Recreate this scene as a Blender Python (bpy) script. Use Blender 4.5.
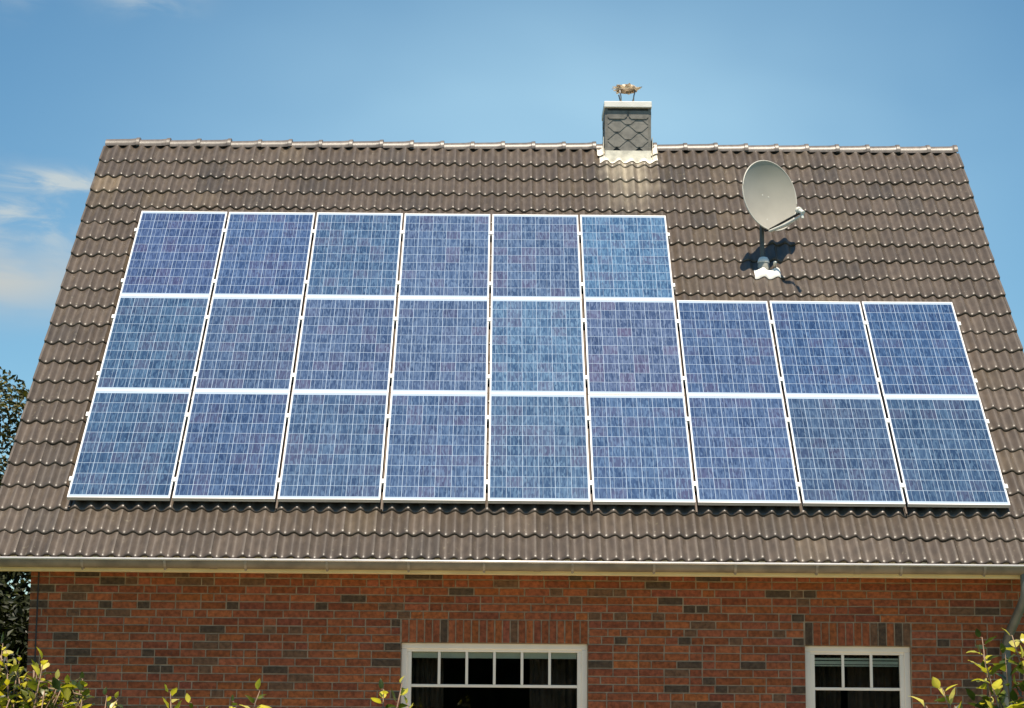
import bpy, bmesh, math, random
from mathutils import Vector, Matrix, Quaternion

# ------------------------------------------------------------------ start
for o in list(bpy.data.objects):
    bpy.data.objects.remove(o)
S = bpy.context.scene
COL = S.collection
PI = math.pi
R = math.radians

# ------------------------------------------------------------------ camera
TILT, YAW, ROLL = 0.168480, -0.005069, -0.007651
cam = bpy.data.cameras.new('camera')
cam.sensor_fit = 'HORIZONTAL'
cam.sensor_width = 36.0
cam.lens = 2063.84 / 1024 * 36.0
cam.clip_start = 0.1
cam.clip_end = 6000
co = bpy.data.objects.new('camera', cam)
COL.objects.link(co)
rt = Matrix.Rotation(YAW, 3, 'Z') @ Matrix.Rotation(TILT, 3, 'X') @ Matrix.Rotation(ROLL, 3, 'Y')
cx, cf, cu = rt.col[0], rt.col[1], rt.col[2]
m = Matrix(((cx[0], cu[0], -cf[0]), (cx[1], cu[1], -cf[1]), (cx[2], cu[2], -cf[2])))
co.matrix_world = Matrix.Translation((-0.36947, -19.87727, 1.64526)) @ m.to_4x4()
S.camera = co

# ------------------------------------------------------------------ sun and sky
SUN_EL = R(70.0)
SUN_X = 0.0
sd = Vector((SUN_X, -math.cos(SUN_EL), math.sin(SUN_EL))).normalized()
sl = bpy.data.lights.new('sun', 'SUN')
sl.energy = 5.0
sl.angle = R(0.5)
sl.color = (1.0, 0.90, 0.745)
so = bpy.data.objects.new('sun', sl)
so.rotation_euler = (-sd).to_track_quat('-Z', 'Y').to_euler()
so.location = (0, -30, 60)
COL.objects.link(so)

W = bpy.data.worlds.new('World')
S.world = W
W.use_nodes = True
nt = W.node_tree
nt.nodes.clear()
def N(tree, typ, **kw):
    n = tree.nodes.new(typ)
    for k, v in kw.items():
        setattr(n, k, v)
    return n
def L(tree, a, b):
    tree.links.new(a, b)
def M2(tree, op, a, b=None, c=None, clamp=False):
    n = tree.nodes.new('ShaderNodeMath')
    n.operation = op
    n.use_clamp = clamp
    for i, v in enumerate((a, b, c)):
        if v is None:
            continue
        if isinstance(v, (int, float)):
            n.inputs[i].default_value = v
        else:
            tree.links.new(v, n.inputs[i])
    return n.outputs[0]
def mixc(tree, fac, a, b, blend='MIX'):
    n = tree.nodes.new('ShaderNodeMix')
    n.data_type = 'RGBA'
    n.blend_type = blend
    n.clamp_factor = True
    for sock, v in ((n.inputs[0], fac), (n.inputs[6], a), (n.inputs[7], b)):
        if isinstance(v, (int, float)):
            sock.default_value = v
        elif isinstance(v, (tuple, list)):
            sock.default_value = (v[0], v[1], v[2], 1)
        else:
            tree.links.new(v, sock)
    return n.outputs[2]
def smooth(tree, x, lo, hi):
    n = tree.nodes.new('ShaderNodeMapRange')
    n.interpolation_type = 'SMOOTHSTEP'
    tree.links.new(x, n.inputs[0])
    n.inputs[1].default_value = lo
    n.inputs[2].default_value = hi
    return n.outputs[0]

sky = N(nt, 'ShaderNodeTexSky', sky_type='NISHITA', sun_disc=False)
sky.sun_elevation = SUN_EL
sky.sun_rotation = PI
sky.altitude = 50
sky.air_density = 1.0
sky.dust_density = 0.1
sky.ozone_density = 3.0
bg = N(nt, 'ShaderNodeBackground')
bg.inputs[1].default_value = 0.084
outw = N(nt, 'ShaderNodeOutputWorld')
tc = N(nt, 'ShaderNodeTexCoord')
sp = N(nt, 'ShaderNodeSeparateXYZ')
L(nt, tc.outputs['Generated'], sp.inputs[0])
az = M2(nt, 'ARCTAN2', sp.outputs[0], sp.outputs[1])
el = M2(nt, 'ARCSINE', sp.outputs[2])
cv = N(nt, 'ShaderNodeCombineXYZ')
L(nt, az, cv.inputs[0]); L(nt, el, cv.inputs[1])
def cloud_noise(sx, sy, scale, det, off, dist=0.0):
    mp = N(nt, 'ShaderNodeMapping')
    L(nt, cv.outputs[0], mp.inputs[0])
    mp.inputs['Scale'].default_value = (sx, sy, 1)
    mp.inputs['Location'].default_value = off
    mp.inputs['Rotation'].default_value = (0, 0, 0.12)
    nz = N(nt, 'ShaderNodeTexNoise')
    nz.inputs['Scale'].default_value = scale
    nz.inputs['Detail'].default_value = det
    nz.inputs['Roughness'].default_value = 0.6
    nz.inputs['Distortion'].default_value = dist
    L(nt, mp.outputs[0], nz.inputs['Vector'])
    return nz.outputs['Fac']
def blob(a0, e0, ra, re):
    da = M2(nt, 'DIVIDE', M2(nt, 'SUBTRACT', az, R(a0)), R(ra))
    de = M2(nt, 'DIVIDE', M2(nt, 'SUBTRACT', el, R(e0)), R(re))
    d2 = M2(nt, 'ADD', M2(nt, 'MULTIPLY', da, da), M2(nt, 'MULTIPLY', de, de))
    return M2(nt, 'POWER', 2.718, M2(nt, 'MULTIPLY', d2, -1.0))
hs = N(nt, 'ShaderNodeHueSaturation')
hs.inputs['Saturation'].default_value = 1.17
hs.inputs['Hue'].default_value = 0.492
L(nt, sky.outputs[0], hs.inputs['Color'])
# wisps of cirrus: a bank low in the west, strands above it, one scrap high up
wisp = cloud_noise(5, 14, 5, 7, (1.3, 0.4, 0), 0.6)
soft = cloud_noise(4, 13, 2.2, 4, (4.1, 2.0, 0), 0.3)
bank = blob(-14.3, 11.3, 3.2, 0.95)
strand = blob(-13.4, 12.9, 2.2, 1.0)
strand2 = blob(-12.4, 14.0, 1.5, 0.28)
scrap = blob(-10.3, 19.1, 1.3, 0.45)
scrap2 = blob(-13.9, 18.9, 0.8, 0.6)
m1 = M2(nt, 'MULTIPLY', smooth(nt, soft, 0.28, 0.62), bank)
m2 = M2(nt, 'MULTIPLY', smooth(nt, wisp, 0.38, 0.72), M2(nt, 'ADD', M2(nt, 'MULTIPLY', strand, 1.1), M2(nt, 'MULTIPLY', strand2, 1.2)))
m3 = M2(nt, 'MULTIPLY', smooth(nt, wisp, 0.36, 0.66), M2(nt, 'ADD', M2(nt, 'MULTIPLY', scrap, 0.55), M2(nt, 'MULTIPLY', scrap2, 0.2)))
c1 = mixc(nt, M2(nt, 'MULTIPLY', m1, 0.95), hs.outputs[0], (5.2, 4.75, 4.6))
# paler middle of the sky: vignette brightness painted in, broken up by noise
glow_noise = cloud_noise(1.2, 2.4, 3.0, 3, (7.7, 1.2, 0), 0.2)
mid_glow = M2(nt, 'MULTIPLY', blob(2.0, 14.0, 11.0, 7.0), M2(nt, 'MULTIPLY_ADD', glow_noise, 0.8, 0.12))
c1 = mixc(nt, M2(nt, 'MULTIPLY', mid_glow, 0.78, clamp=True), c1, (6.2, 8.3, 9.6))
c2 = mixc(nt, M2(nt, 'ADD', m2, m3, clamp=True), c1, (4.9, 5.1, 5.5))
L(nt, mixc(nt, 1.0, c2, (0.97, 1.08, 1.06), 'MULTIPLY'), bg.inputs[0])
L(nt, bg.outputs[0], outw.inputs[0])

S.render.engine = 'CYCLES'
S.view_settings.view_transform = 'Standard'
S.view_settings.look = 'None'
S.view_settings.gamma = 1.0
S.view_settings.use_curve_mapping = False
S.view_settings.exposure = 0.42
S.render.resolution_x = 1024
S.render.resolution_y = 708

# ------------------------------------------------------------------ materials
def new_mat(name):
    mt = bpy.data.materials.new(name)
    mt.use_nodes = True
    t = mt.node_tree
    b = t.nodes['Principled BSDF']
    return mt, t, b
def plain(name, col, rough=0.6, metal=0.0, var=0.15, scale=8.0, bump=0.0, bscale=60.0, spec=0.5, detail=5):
    mt, t, b = new_mat(name)
    tcn = N(t, 'ShaderNodeTexCoord')
    nz = N(t, 'ShaderNodeTexNoise')
    nz.inputs['Scale'].default_value = scale
    nz.inputs['Detail'].default_value = detail
    L(t, tcn.outputs['Object'], nz.inputs['Vector'])
    lo = tuple(c * (1 - var) for c in col); hi = tuple(min(1, c * (1 + var)) for c in col)
    L(t, mixc(t, smooth(t, nz.outputs['Fac'], 0.3, 0.7), lo, hi), b.inputs['Base Color'])
    b.inputs['Roughness'].default_value = rough
    b.inputs['Metallic'].default_value = metal
    b.inputs['Specular IOR Level'].default_value = spec
    if bump:
        n2 = N(t, 'ShaderNodeTexNoise')
        n2.inputs['Scale'].default_value = bscale
        n2.inputs['Detail'].default_value = 6
        L(t, tcn.outputs['Object'], n2.inputs['Vector'])
        bp = N(t, 'ShaderNodeBump')
        bp.inputs['Strength'].default_value = bump
        bp.inputs['Distance'].default_value = 0.01
        L(t, n2.outputs['Fac'], bp.inputs['Height'])
        L(t, bp.outputs[0], b.inputs['Normal'])
    return mt
def attr_mat(name, rough, var=0.25, scale=25, bump=0.3, bscale=120, spec=0.5, grime=None, stretch=(1, 1, 1)):
    mt, t, b = new_mat(name)
    at = N(t, 'ShaderNodeAttribute', attribute_name='col')
    tcn = N(t, 'ShaderNodeTexCoord')
    mp = N(t, 'ShaderNodeMapping')
    mp.inputs['Scale'].default_value = stretch
    L(t, tcn.outputs['Object'], mp.inputs[0])
    nz = N(t, 'ShaderNodeTexNoise')
    nz.inputs['Scale'].default_value = scale
    nz.inputs['Detail'].default_value = 6
    L(t, mp.outputs[0], nz.inputs['Vector'])
    f = smooth(t, nz.outputs['Fac'], 0.25, 0.75)
    lo = 1 - var; hi = 1 + var
    c = mixc(t, 1.0, at.outputs['Color'], mixc(t, f, (lo, lo, lo), (hi, hi, hi)), 'MULTIPLY')
    if stretch != (1, 1, 1):
        nl = N(t, 'ShaderNodeTexNoise'); nl.inputs['Scale'].default_value = 26; nl.inputs['Detail'].default_value = 4
        L(t, tcn.outputs['Object'], nl.inputs['Vector'])
        nk = N(t, 'ShaderNodeTexNoise'); nk.inputs['Scale'].default_value = 1.1; nk.inputs['Detail'].default_value = 3
        L(t, tcn.outputs['Object'], nk.inputs['Vector'])
        lf = M2(t, 'MULTIPLY', smooth(t, nl.outputs['Fac'], 0.64, 0.72), smooth(t, nk.outputs['Fac'], 0.42, 0.62))
        c = mixc(t, M2(t, 'MULTIPLY', lf, 0.6), c, (0.24, 0.205, 0.14))
    if grime:
        n3 = N(t, 'ShaderNodeTexNoise')
        n3.inputs['Scale'].default_value = grime[1]
        n3.inputs['Detail'].default_value = 8
        n3.inputs['Roughness'].default_value = 0.7
        L(t, tcn.outputs['Object'], n3.inputs['Vector'])
        c = mixc(t, M2(t, 'MULTIPLY', smooth(t, n3.outputs['Fac'], 0.55, 0.78), grime[2]), c, grime[0])
    L(t, c, b.inputs['Base Color'])
    b.inputs['Roughness'].default_value = rough
    b.inputs['Specular IOR Level'].default_value = spec
    n2 = N(t, 'ShaderNodeTexNoise')
    n2.inputs['Scale'].default_value = bscale
    n2.inputs['Detail'].default_value = 6
    L(t, tcn.outputs['Object'], n2.inputs['Vector'])
    bp = N(t, 'ShaderNodeBump')
    bp.inputs['Strength'].default_value = bump
    bp.inputs['Distance'].default_value = 0.006
    L(t, n2.outputs['Fac'], bp.inputs['Height'])
    L(t, bp.outputs[0], b.inputs['Normal'])
    return mt

MT = {}
MT['tile'] = attr_mat('roof_tile_concrete', 0.36, 0.2, 9, 0.2, 220, 0.5, ((0.165, 0.13, 0.09), 2.4, 0.3), (2.5, 0.6, 1))
MT['brick'] = attr_mat('brick_clay', 0.85, 0.36, 26, 0.8, 90, 0.25, ((0.06, 0.042, 0.032), 11, 0.75))
MT['mortar'] = plain('mortar', (0.31, 0.245, 0.17), 0.9, 0, 0.2, 12, 0.4, 150, 0.2)
MT['white'] = plain('white_window_plastic', (0.83, 0.77, 0.66), 0.35, 0, 0.04, 3)
MT['cream'] = plain('cream_painted_board', (0.86, 0.73, 0.42), 0.5, 0, 0.08, 4)
MT['zinc'] = plain('weathered_zinc', (0.21, 0.175, 0.125), 0.6, 0.1, 0.25, 5)
MT['hanger'] = plain('zinc_hanger_strap', (0.30, 0.26, 0.2), 0.5, 0.2, 0.2, 20)
MT['zinc_lip'] = plain('sunlit_zinc_bead', (0.80, 0.74, 0.70), 0.35, 0.2, 0.1, 6)  # brightness of the sunlit lip put into the bead colour
MT['pipe'] = plain('green_grey_zinc_pipe', (0.13, 0.145, 0.13), 0.5, 0.3, 0.2, 6)
MT['alu'] = plain('anodised_aluminium', (0.78, 0.76, 0.74), 0.38, 0.25, 0.04, 4)
MT['slate'] = plain('grey_fibre_slate', (0.20, 0.185, 0.16), 0.55, 0, 0.2, 14, 0.3, 140)
MT['slate_back'] = plain('dark_slate_batten', (0.05, 0.048, 0.045), 0.8, 0, 0.2, 14)
MT['cap'] = plain('white_cement_cap', (0.86, 0.82, 0.75), 0.7, 0, 0.06, 6, 0.2, 80)
MT['lead'] = plain('pale_lime_flashing', (0.82, 0.75, 0.62), 0.6, 0, 0.22, 9, 0.25, 60)
MT['cowl'] = plain('rusty_tan_sheet', (0.56, 0.44, 0.31), 0.55, 0.2, 0.6, 16, 0.5, 40)
MT['steel'] = plain('grey_steel_rod', (0.25, 0.25, 0.25), 0.4, 0.7, 0.1, 8)
MT['dish'] = plain('beige_grey_dish_enamel', (0.42, 0.385, 0.32), 0.42, 0.0, 0.06, 3)
MT['dish_rim'] = plain('pale_dish_rim', (0.60, 0.56, 0.48), 0.4, 0, 0.06, 4)
MT['lnb'] = plain('pale_plastic', (0.70, 0.68, 0.60), 0.4, 0, 0.05, 8)
MT['dark'] = plain('black_metal', (0.03, 0.03, 0.03), 0.5, 0.3, 0.1, 8)
MT['mast'] = plain('galvanised_mast', (0.12, 0.115, 0.105), 0.5, 0.4, 0.1, 8)
MT['bronze'] = plain('dull_steel_upright', (0.10, 0.075, 0.06), 0.6, 0.3, 0.15, 8)
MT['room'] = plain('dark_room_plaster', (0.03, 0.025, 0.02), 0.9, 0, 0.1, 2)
MT['curtain'] = plain('brown_curtain_cloth', (0.10, 0.07, 0.055), 0.9, 0, 0.2, 6)
MT['blind'] = plain('pale_green_blind', (0.86, 0.82, 0.68), 0.5, 0, 0.05, 6)
MT['timber'] = plain('dark_roof_timber', (0.05, 0.035, 0.025), 0.85, 0, 0.3, 6)
MT['bark'] = plain('grey_brown_bark', (0.11, 0.08, 0.055), 0.9, 0, 0.35, 12, 0.6, 30)
MT['twig'] = plain('pinkish_brown_twig', (0.27, 0.17, 0.11), 0.7, 0, 0.3, 30)
MT['bounce_paving'] = plain('pale_bounce_slabs', (0.42, 0.33, 0.22), 0.85, 0, 0.2, 2, 0.3, 40)

def leaf_mat(name, rough=0.45, trans=0.45):
    mt, t, b = new_mat(name)
    at = N(t, 'ShaderNodeAttribute', attribute_name='col')
    L(t, at.outputs['Color'], b.inputs['Base Color'])
    b.inputs['Roughness'].default_value = rough
    tr = N(t, 'ShaderNodeBsdfTranslucent')
    L(t, mixc(t, 1.0, at.outputs['Color'], (1.25, 1.3, 0.5), 'MULTIPLY'), tr.inputs[0])
    mx = N(t, 'ShaderNodeMixShader')
    mx.inputs[0].default_value = trans
    L(t, b.outputs[0], mx.inputs[1]); L(t, tr.outputs[0], mx.inputs[2])
    L(t, mx.outputs[0], t.nodes['Material Output'].inputs[0])
    return mt
MT['leaf'] = leaf_mat('lit_and_shaded_leaf', 0.33, 0.42)
MT['tree_leaf'] = leaf_mat('dark_tree_leaf', 0.5, 0.25)

def glass_mat():
    mt, t, b = new_mat('window_glass')
    t.nodes.remove(b)
    g = N(t, 'ShaderNodeBsdfGlossy'); g.inputs['Roughness'].default_value = 0.02
    tp = N(t, 'ShaderNodeBsdfTransparent'); tp.inputs[0].default_value = (0.85, 0.88, 0.85, 1)
    fr = N(t, 'ShaderNodeFresnel'); fr.inputs[0].default_value = 1.45
    mx = N(t, 'ShaderNodeMixShader')
    L(t, fr.outputs[0], mx.inputs[0]); L(t, tp.outputs[0], mx.inputs[1]); L(t, g.outputs[0], mx.inputs[2])
    L(t, mx.outputs[0], t.nodes['Material Output'].inputs[0])
    return mt
MT['glass'] = glass_mat()

PW, PH = 0.99, 1.664          # panel size
PG, PV = 0.025, 0.006         # gaps
PP, PQ = PW + PG, PH + PV
CELL, CELLY = 0.1592, 0.1578
def cell_mat():
    mt, t, b = new_mat('polycrystalline_cells')
    tcn = N(t, 'ShaderNodeTexCoord')
    oi = N(t, 'ShaderNodeObjectInfo')
    s = N(t, 'ShaderNodeSeparateXYZ')
    L(t, tcn.outputs['Object'], s.inputs[0])
    x = M2(t, 'DIVIDE', M2(t, 'SUBTRACT', s.outputs[0], (PW - 6 * CELL) / 2), CELL)
    y = M2(t, 'DIVIDE', M2(t, 'SUBTRACT', s.outputs[1], (PH - 10 * CELLY) / 2), CELLY)
    fx = M2(t, 'FRACT', x); fy = M2(t, 'FRACT', y)
    ex = M2(t, 'ABSOLUTE', M2(t, 'SUBTRACT', fx, 0.5)); ey = M2(t, 'ABSOLUTE', M2(t, 'SUBTRACT', fy, 0.5))
    gapx = M2(t, 'GREATER_THAN', ex, 0.486)
    gapy = M2(t, 'GREATER_THAN', ey, 0.486)
    outx = M2(t, 'GREATER_THAN', M2(t, 'ABSOLUTE', M2(t, 'SUBTRACT', x, 3.0)), 2.99)
    outy = M2(t, 'GREATER_THAN', M2(t, 'ABSOLUTE', M2(t, 'SUBTRACT', y, 5.0)), 4.99)
    back = M2(t, 'MAXIMUM', M2(t, 'MAXIMUM', gapx, gapy), M2(t, 'MAXIMUM', outx, outy))
    bus = M2(t, 'LESS_THAN', M2(t, 'ABSOLUTE', M2(t, 'SUBTRACT', ex, 0.25)), 0.0105)
    # every cell its own tone
    cid = N(t, 'ShaderNodeCombineXYZ')
    L(t, M2(t, 'FLOOR', x), cid.inputs[0]); L(t, M2(t, 'FLOOR', y), cid.inputs[1]); L(t, M2(t, 'MULTIPLY', oi.outputs['Random'], 91.0), cid.inputs[2])
    wn = N(t, 'ShaderNodeTexWhiteNoise'); L(t, cid.outputs[0], wn.inputs['Vector'])
    ws = N(t, 'ShaderNodeSeparateXYZ'); L(t, wn.outputs['Color'], ws.inputs[0])
    # crystal grains
    sh = N(t, 'ShaderNodeVectorMath', operation='ADD')
    L(t, tcn.outputs['Object'], sh.inputs[0])
    sc = N(t, 'ShaderNodeVectorMath', operation='SCALE'); L(t, wn.outputs['Color'], sc.inputs[0]); sc.inputs['Scale'].default_value = 30
    L(t, sc.outputs[0], sh.inputs[1])
    mp = N(t, 'ShaderNodeMapping'); mp.inputs['Scale'].default_value = (2.0, 0.38, 1); L(t, sh.outputs[0], mp.inputs[0])
    vo = N(t, 'ShaderNodeTexVoronoi'); vo.inputs['Scale'].default_value = 42; L(t, mp.outputs[0], vo.inputs['Vector'])
    vs = N(t, 'ShaderNodeSeparateXYZ'); L(t, vo.outputs['Color'], vs.inputs[0])
    grain = vs.outputs[0]
    c = mixc(t, ws.outputs[0], (0.025, 0.052, 0.118), (0.050, 0.090, 0.175))
    c = mixc(t, M2(t, 'MULTIPLY', smooth(t, ws.outputs[1], 0.55, 1.0), 0.6), c, (0.085, 0.078, 0.14))
    c = mixc(t, M2(t, 'MULTIPLY', smooth(t, grain, 0.2, 1.0), 0.55), c, (0.13, 0.20, 0.31))
    c = mixc(t, M2(t, 'MULTIPLY', smooth(t, vs.outputs[1], 0.6, 1.0), 0.45), c, (0.012, 0.026, 0.065))
    # tone of the whole panel
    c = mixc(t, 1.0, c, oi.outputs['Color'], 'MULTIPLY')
    c = mixc(t, M2(t, 'MULTIPLY', bus, 0.75), c, (0.32, 0.39, 0.48))
    c = mixc(t, M2(t, 'MULTIPLY', back, 0.95), c, (0.42, 0.50, 0.60))
    L(t, c, b.inputs['Base Color'])
    b.inputs['Roughness'].default_value = 0.16
    b.inputs['Specular IOR Level'].default_value = 0.5
    return mt
MT['cells'] = cell_mat()

def lawn_mat():
    mt, t, b = new_mat('lawn')
    tcn = N(t, 'ShaderNodeTexCoord')
    nz = N(t, 'ShaderNodeTexNoise'); nz.inputs['Scale'].default_value = 0.35; nz.inputs['Detail'].default_value = 8
    L(t, tcn.outputs['Object'], nz.inputs['Vector'])
    n2 = N(t, 'ShaderNodeTexNoise'); n2.inputs['Scale'].default_value = 30; n2.inputs['Detail'].default_value = 6
    L(t, tcn.outputs['Object'], n2.inputs['Vector'])
    c = mixc(t, smooth(t, nz.outputs['Fac'], 0.3, 0.7), (0.05, 0.09, 0.025), (0.10, 0.12, 0.04))
    c = mixc(t, 1.0, c, mixc(t, n2.outputs['Fac'], (0.6, 0.6, 0.6), (1.4, 1.4, 1.4)), 'MULTIPLY')
    L(t, c, b.inputs['Base Color'])
    b.inputs['Roughness'].default_value = 0.9
    bp = N(t, 'ShaderNodeBump'); bp.inputs['Strength'].default_value = 0.8; bp.inputs['Distance'].default_value = 0.03
    L(t, n2.outputs['Fac'], bp.inputs['Height']); L(t, bp.outputs[0], b.inputs['Normal'])
    return mt
MT['lawn'] = lawn_mat()

def gable_mat():
    mt, t, b = new_mat('gable_brickwork')
    tcn = N(t, 'ShaderNodeTexCoord')
    sx = N(t, 'ShaderNodeSeparateXYZ'); L(t, tcn.outputs['Object'], sx.inputs[0])
    cb = N(t, 'ShaderNodeCombineXYZ'); L(t, M2(t, 'ADD', sx.outputs[0], sx.outputs[1]), cb.inputs[0]); L(t, sx.outputs[2], cb.inputs[1])
    br = N(t, 'ShaderNodeTexBrick')
    L(t, cb.outputs[0], br.inputs['Vector'])
    br.inputs['Scale'].default_value = 1.0
    br.inputs['Brick Width'].default_value = 0.242
    br.inputs['Row Height'].default_value = 0.0755
    br.inputs['Mortar Size'].default_value = 0.006
    br.inputs['Color1'].default_value = (0.30, 0.11, 0.06, 1)
    br.inputs['Color2'].default_value = (0.18, 0.075, 0.05, 1)
    br.inputs['Mortar'].default_value = (0.235, 0.19, 0.14, 1)
    L(t, br.outputs['Color'], b.inputs['Base Color'])
    b.inputs['Roughness'].default_value = 0.85
    return mt
MT['gable'] = gable_mat()

# ------------------------------------------------------------------ mesh helpers
class MB:
    def __init__(s):
        s.v = []; s.f = []; s.c = []
    def add(s, vs, fs, col=None):
        o = len(s.v)
        s.v += [tuple(v) for v in vs]
        s.f += [tuple(i + o for i in f) for f in fs]
        s.c += [col or (1, 1, 1)] * len(vs)
    def box(s, x0, x1, y0, y1, z0, z1, col=None):
        s.add([(x0, y0, z0), (x1, y0, z0), (x1, y1, z0), (x0, y1, z0), (x0, y0, z1), (x1, y0, z1), (x1, y1, z1), (x0, y1, z1)],
              [(0, 3, 2, 1), (4, 5, 6, 7), (0, 1, 5, 4), (1, 2, 6, 5), (2, 3, 7, 6), (3, 0, 4, 7)], col)
    def tube(s, pts, rad, n=8, col=None, cap=True):
        pts = [Vector(p) for p in pts]
        rs = rad if isinstance(rad, (list, tuple)) else [rad] * len(pts)
        vs = []; fs = []
        up = Vector((0.13, 0.21, 0.97)).normalized()
        for i, p in enumerate(pts):
            d = (pts[min(i + 1, len(pts) - 1)] - pts[max(i - 1, 0)])
            d = d.normalized() if d.length > 1e-9 else Vector((0, 0, 1))
            a = d.cross(up)
            if a.length < 1e-3:
                a = d.cross(Vector((1, 0, 0)))
            a.normalize(); b = d.cross(a).normalized()
            for k in range(n):
                t = 2 * PI * k / n
                vs.append(p + (a * math.cos(t) + b * math.sin(t)) * rs[i])
        for i in range(len(pts) - 1):
            for k in range(n):
                k2 = (k + 1) % n
                fs.append((i * n + k, i * n + k2, (i + 1) * n + k2, (i + 1) * n + k))
        if cap:
            fs.append(tuple(range(n))[::-1])
            fs.append(tuple((len(pts) - 1) * n + k for k in range(n)))
        s.add(vs, fs, col)
    def lathe(s, prof, c, n=24, col=None, axis=None):
        q = Vector((0, 0, 1)).rotation_difference(Vector(axis)) if axis else Quaternion()
        vs = []; fs = []
        for r_, z in prof:
            for k in range(n):
                t = 2 * PI * k / n
                vs.append(Vector(c) + q @ Vector((r_ * math.cos(t), r_ * math.sin(t), z)))
        for i in range(len(prof) - 1):
            for k in range(n):
                k2 = (k + 1) % n
                fs.append((i * n + k, i * n + k2, (i + 1) * n + k2, (i + 1) * n + k))
        s.add(vs, fs, col)
    def build(s, name, mat, parent=None, smooth=False, colattr=False, bevel=0, sharp=None, shared=None):
        me = bpy.data.meshes.new(name)
        me.from_pydata(s.v, [], s.f)
        if colattr:
            a = me.color_attributes.new('col', 'FLOAT_COLOR', 'POINT')
            buf = []
            for c in s.c:
                buf += [c[0], c[1], c[2], 1.0]
            a.data.foreach_set('color', buf)
        me.materials.append(mat)
        if smooth:
            me.polygons.foreach_set('use_smooth', [True] * len(me.polygons))
            if sharp:
                me.set_sharp_from_angle(angle=R(sharp))
        me.update()
        o = bpy.data.objects.new(name, me)
        COL.objects.link(o)
        if parent:
            o.parent = parent
        if bevel:
            md = o.modifiers.new('bevel', 'BEVEL'); md.width = bevel; md.segments = 2; md.limit_method = 'ANGLE'
        return o
def empty(name, loc=(0, 0, 0)):
    o = bpy.data.objects.new(name, None)
    o.location = loc
    o.empty_display_size = 0.2
    COL.objects.link(o)
    return o
def tag(o, label=None, cat=None, group=None, kind=None):
    if label: o['label'] = label
    if cat: o['category'] = cat
    if group: o['group'] = group
    if kind: o['kind'] = kind
    return o

rnd = random.Random(7)

# ------------------------------------------------------------------ ground
b = MB(); b.add([(-900, -900, 0), (900, -900, 0), (900, 900, 0), (-900, 900, 0)], [(0, 1, 2, 3)])
g = b.build('ground', MT['lawn']); tag(g, 'green lawn around the brick house', 'ground', kind='structure')
b = MB(); b.add([(-5.4, -6.2, 0.004), (5.4, -6.2, 0.004), (5.4, -0.05, 0.004), (-5.4, -0.05, 0.004)], [(0, 1, 2, 3)])
g = b.build('bounce_terrace', MT['bounce_paving']); tag(g, 'unseen pale slabs added along the brick wall to bounce light onto it', 'bounce_terrace', kind='structure')  # added out of view to bounce light up the shaded wall

# ------------------------------------------------------------------ the house
TH = R(47)
CT, ST = math.cos(TH), math.sin(TH)
Z0 = 3.59
RX0, RX1 = -5.225, 5.180                     # rakes
VE, GA, NC = -0.720, 0.331, 22               # eave, gauge, courses
HB = -0.135                                  # tile trough level below the panel plane
def RP(x, v, h):                              # point on the roof slope
    return (x, v * CT - h * ST, v * ST + h * CT + Z0)
house = empty('brick_house', (0, 4.6, 0))
tag(house, 'red brick house with a steep brown tiled roof carrying the solar panels', 'house')
HO = Vector(house.location)
def hb(mb, name, mat, parent=None, **kw):
    o = mb.build(name, mat, None, **kw)
    p = parent or house
    o.parent = p
    if p is house: o.matrix_parent_inverse = Matrix.Translation(-HO)
    return o

WX0, WX1, WY = -4.86, 4.81, 0.0              # front wall
WTOP = 2.868
ZT = 2.228                                    # top of the window openings
CR = 0.0755
WIN = [(-1.306, 0.478, 0.95, ZT), (2.55, 3.564, 0.95, ZT)]
# --- brickwork of the front wall, every brick modelled, joints set back
bk = MB()
def brick_colour(header):
    q = rnd.random()
    if q < (0.20 if header else 0.05):
        c = (0.080, 0.055, 0.036)
    elif q < (0.34 if header else 0.12):
        c = (0.145, 0.08, 0.045)
    else:
        t_ = rnd.random()
        c = (0.235 + 0.075 * t_, 0.070 + 0.030 * t_, 0.029 + 0.012 * rnd.random())
        k = rnd.uniform(0.75, 1.12)
        c = (c[0] * k, c[1] * k, c[2] * k)
    return c
def brick(x0, x1, z0, z1, header):
    y = WY - 0.0065 + rnd.uniform(-0.0015, 0.0015)
    e = 0.0025
    j = lambda: rnd.uniform(-0.0012, 0.0012)
    x0 += j(); x1 += j(); z0 += j(); z1 += j()
    c = brick_colour(header)
    vs = [(x0, y + 0.02, z0), (x1, y + 0.02, z0), (x1, y + 0.02, z1), (x0, y + 0.02, z1),
          (x0, y + e, z0), (x1, y + e, z0), (x1, y + e, z1), (x0, y + e, z1),
          (x0 + e, y, z0 + e), (x1 - e, y, z0 + e), (x1 - e, y, z1 - e), (x0 + e, y, z1 - e)]
    fs = [(8, 9, 10, 11)]
    for a in range(4):
        a2 = (a + 1) % 4
        fs += [(4 + a, 4 + a2, 8 + a2, 8 + a), (a, a2, 4 + a2, 4 + a)]
    bk.add(vs, fs, c)
JT = 0.0125
kmin, kmax = -29, 8
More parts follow.
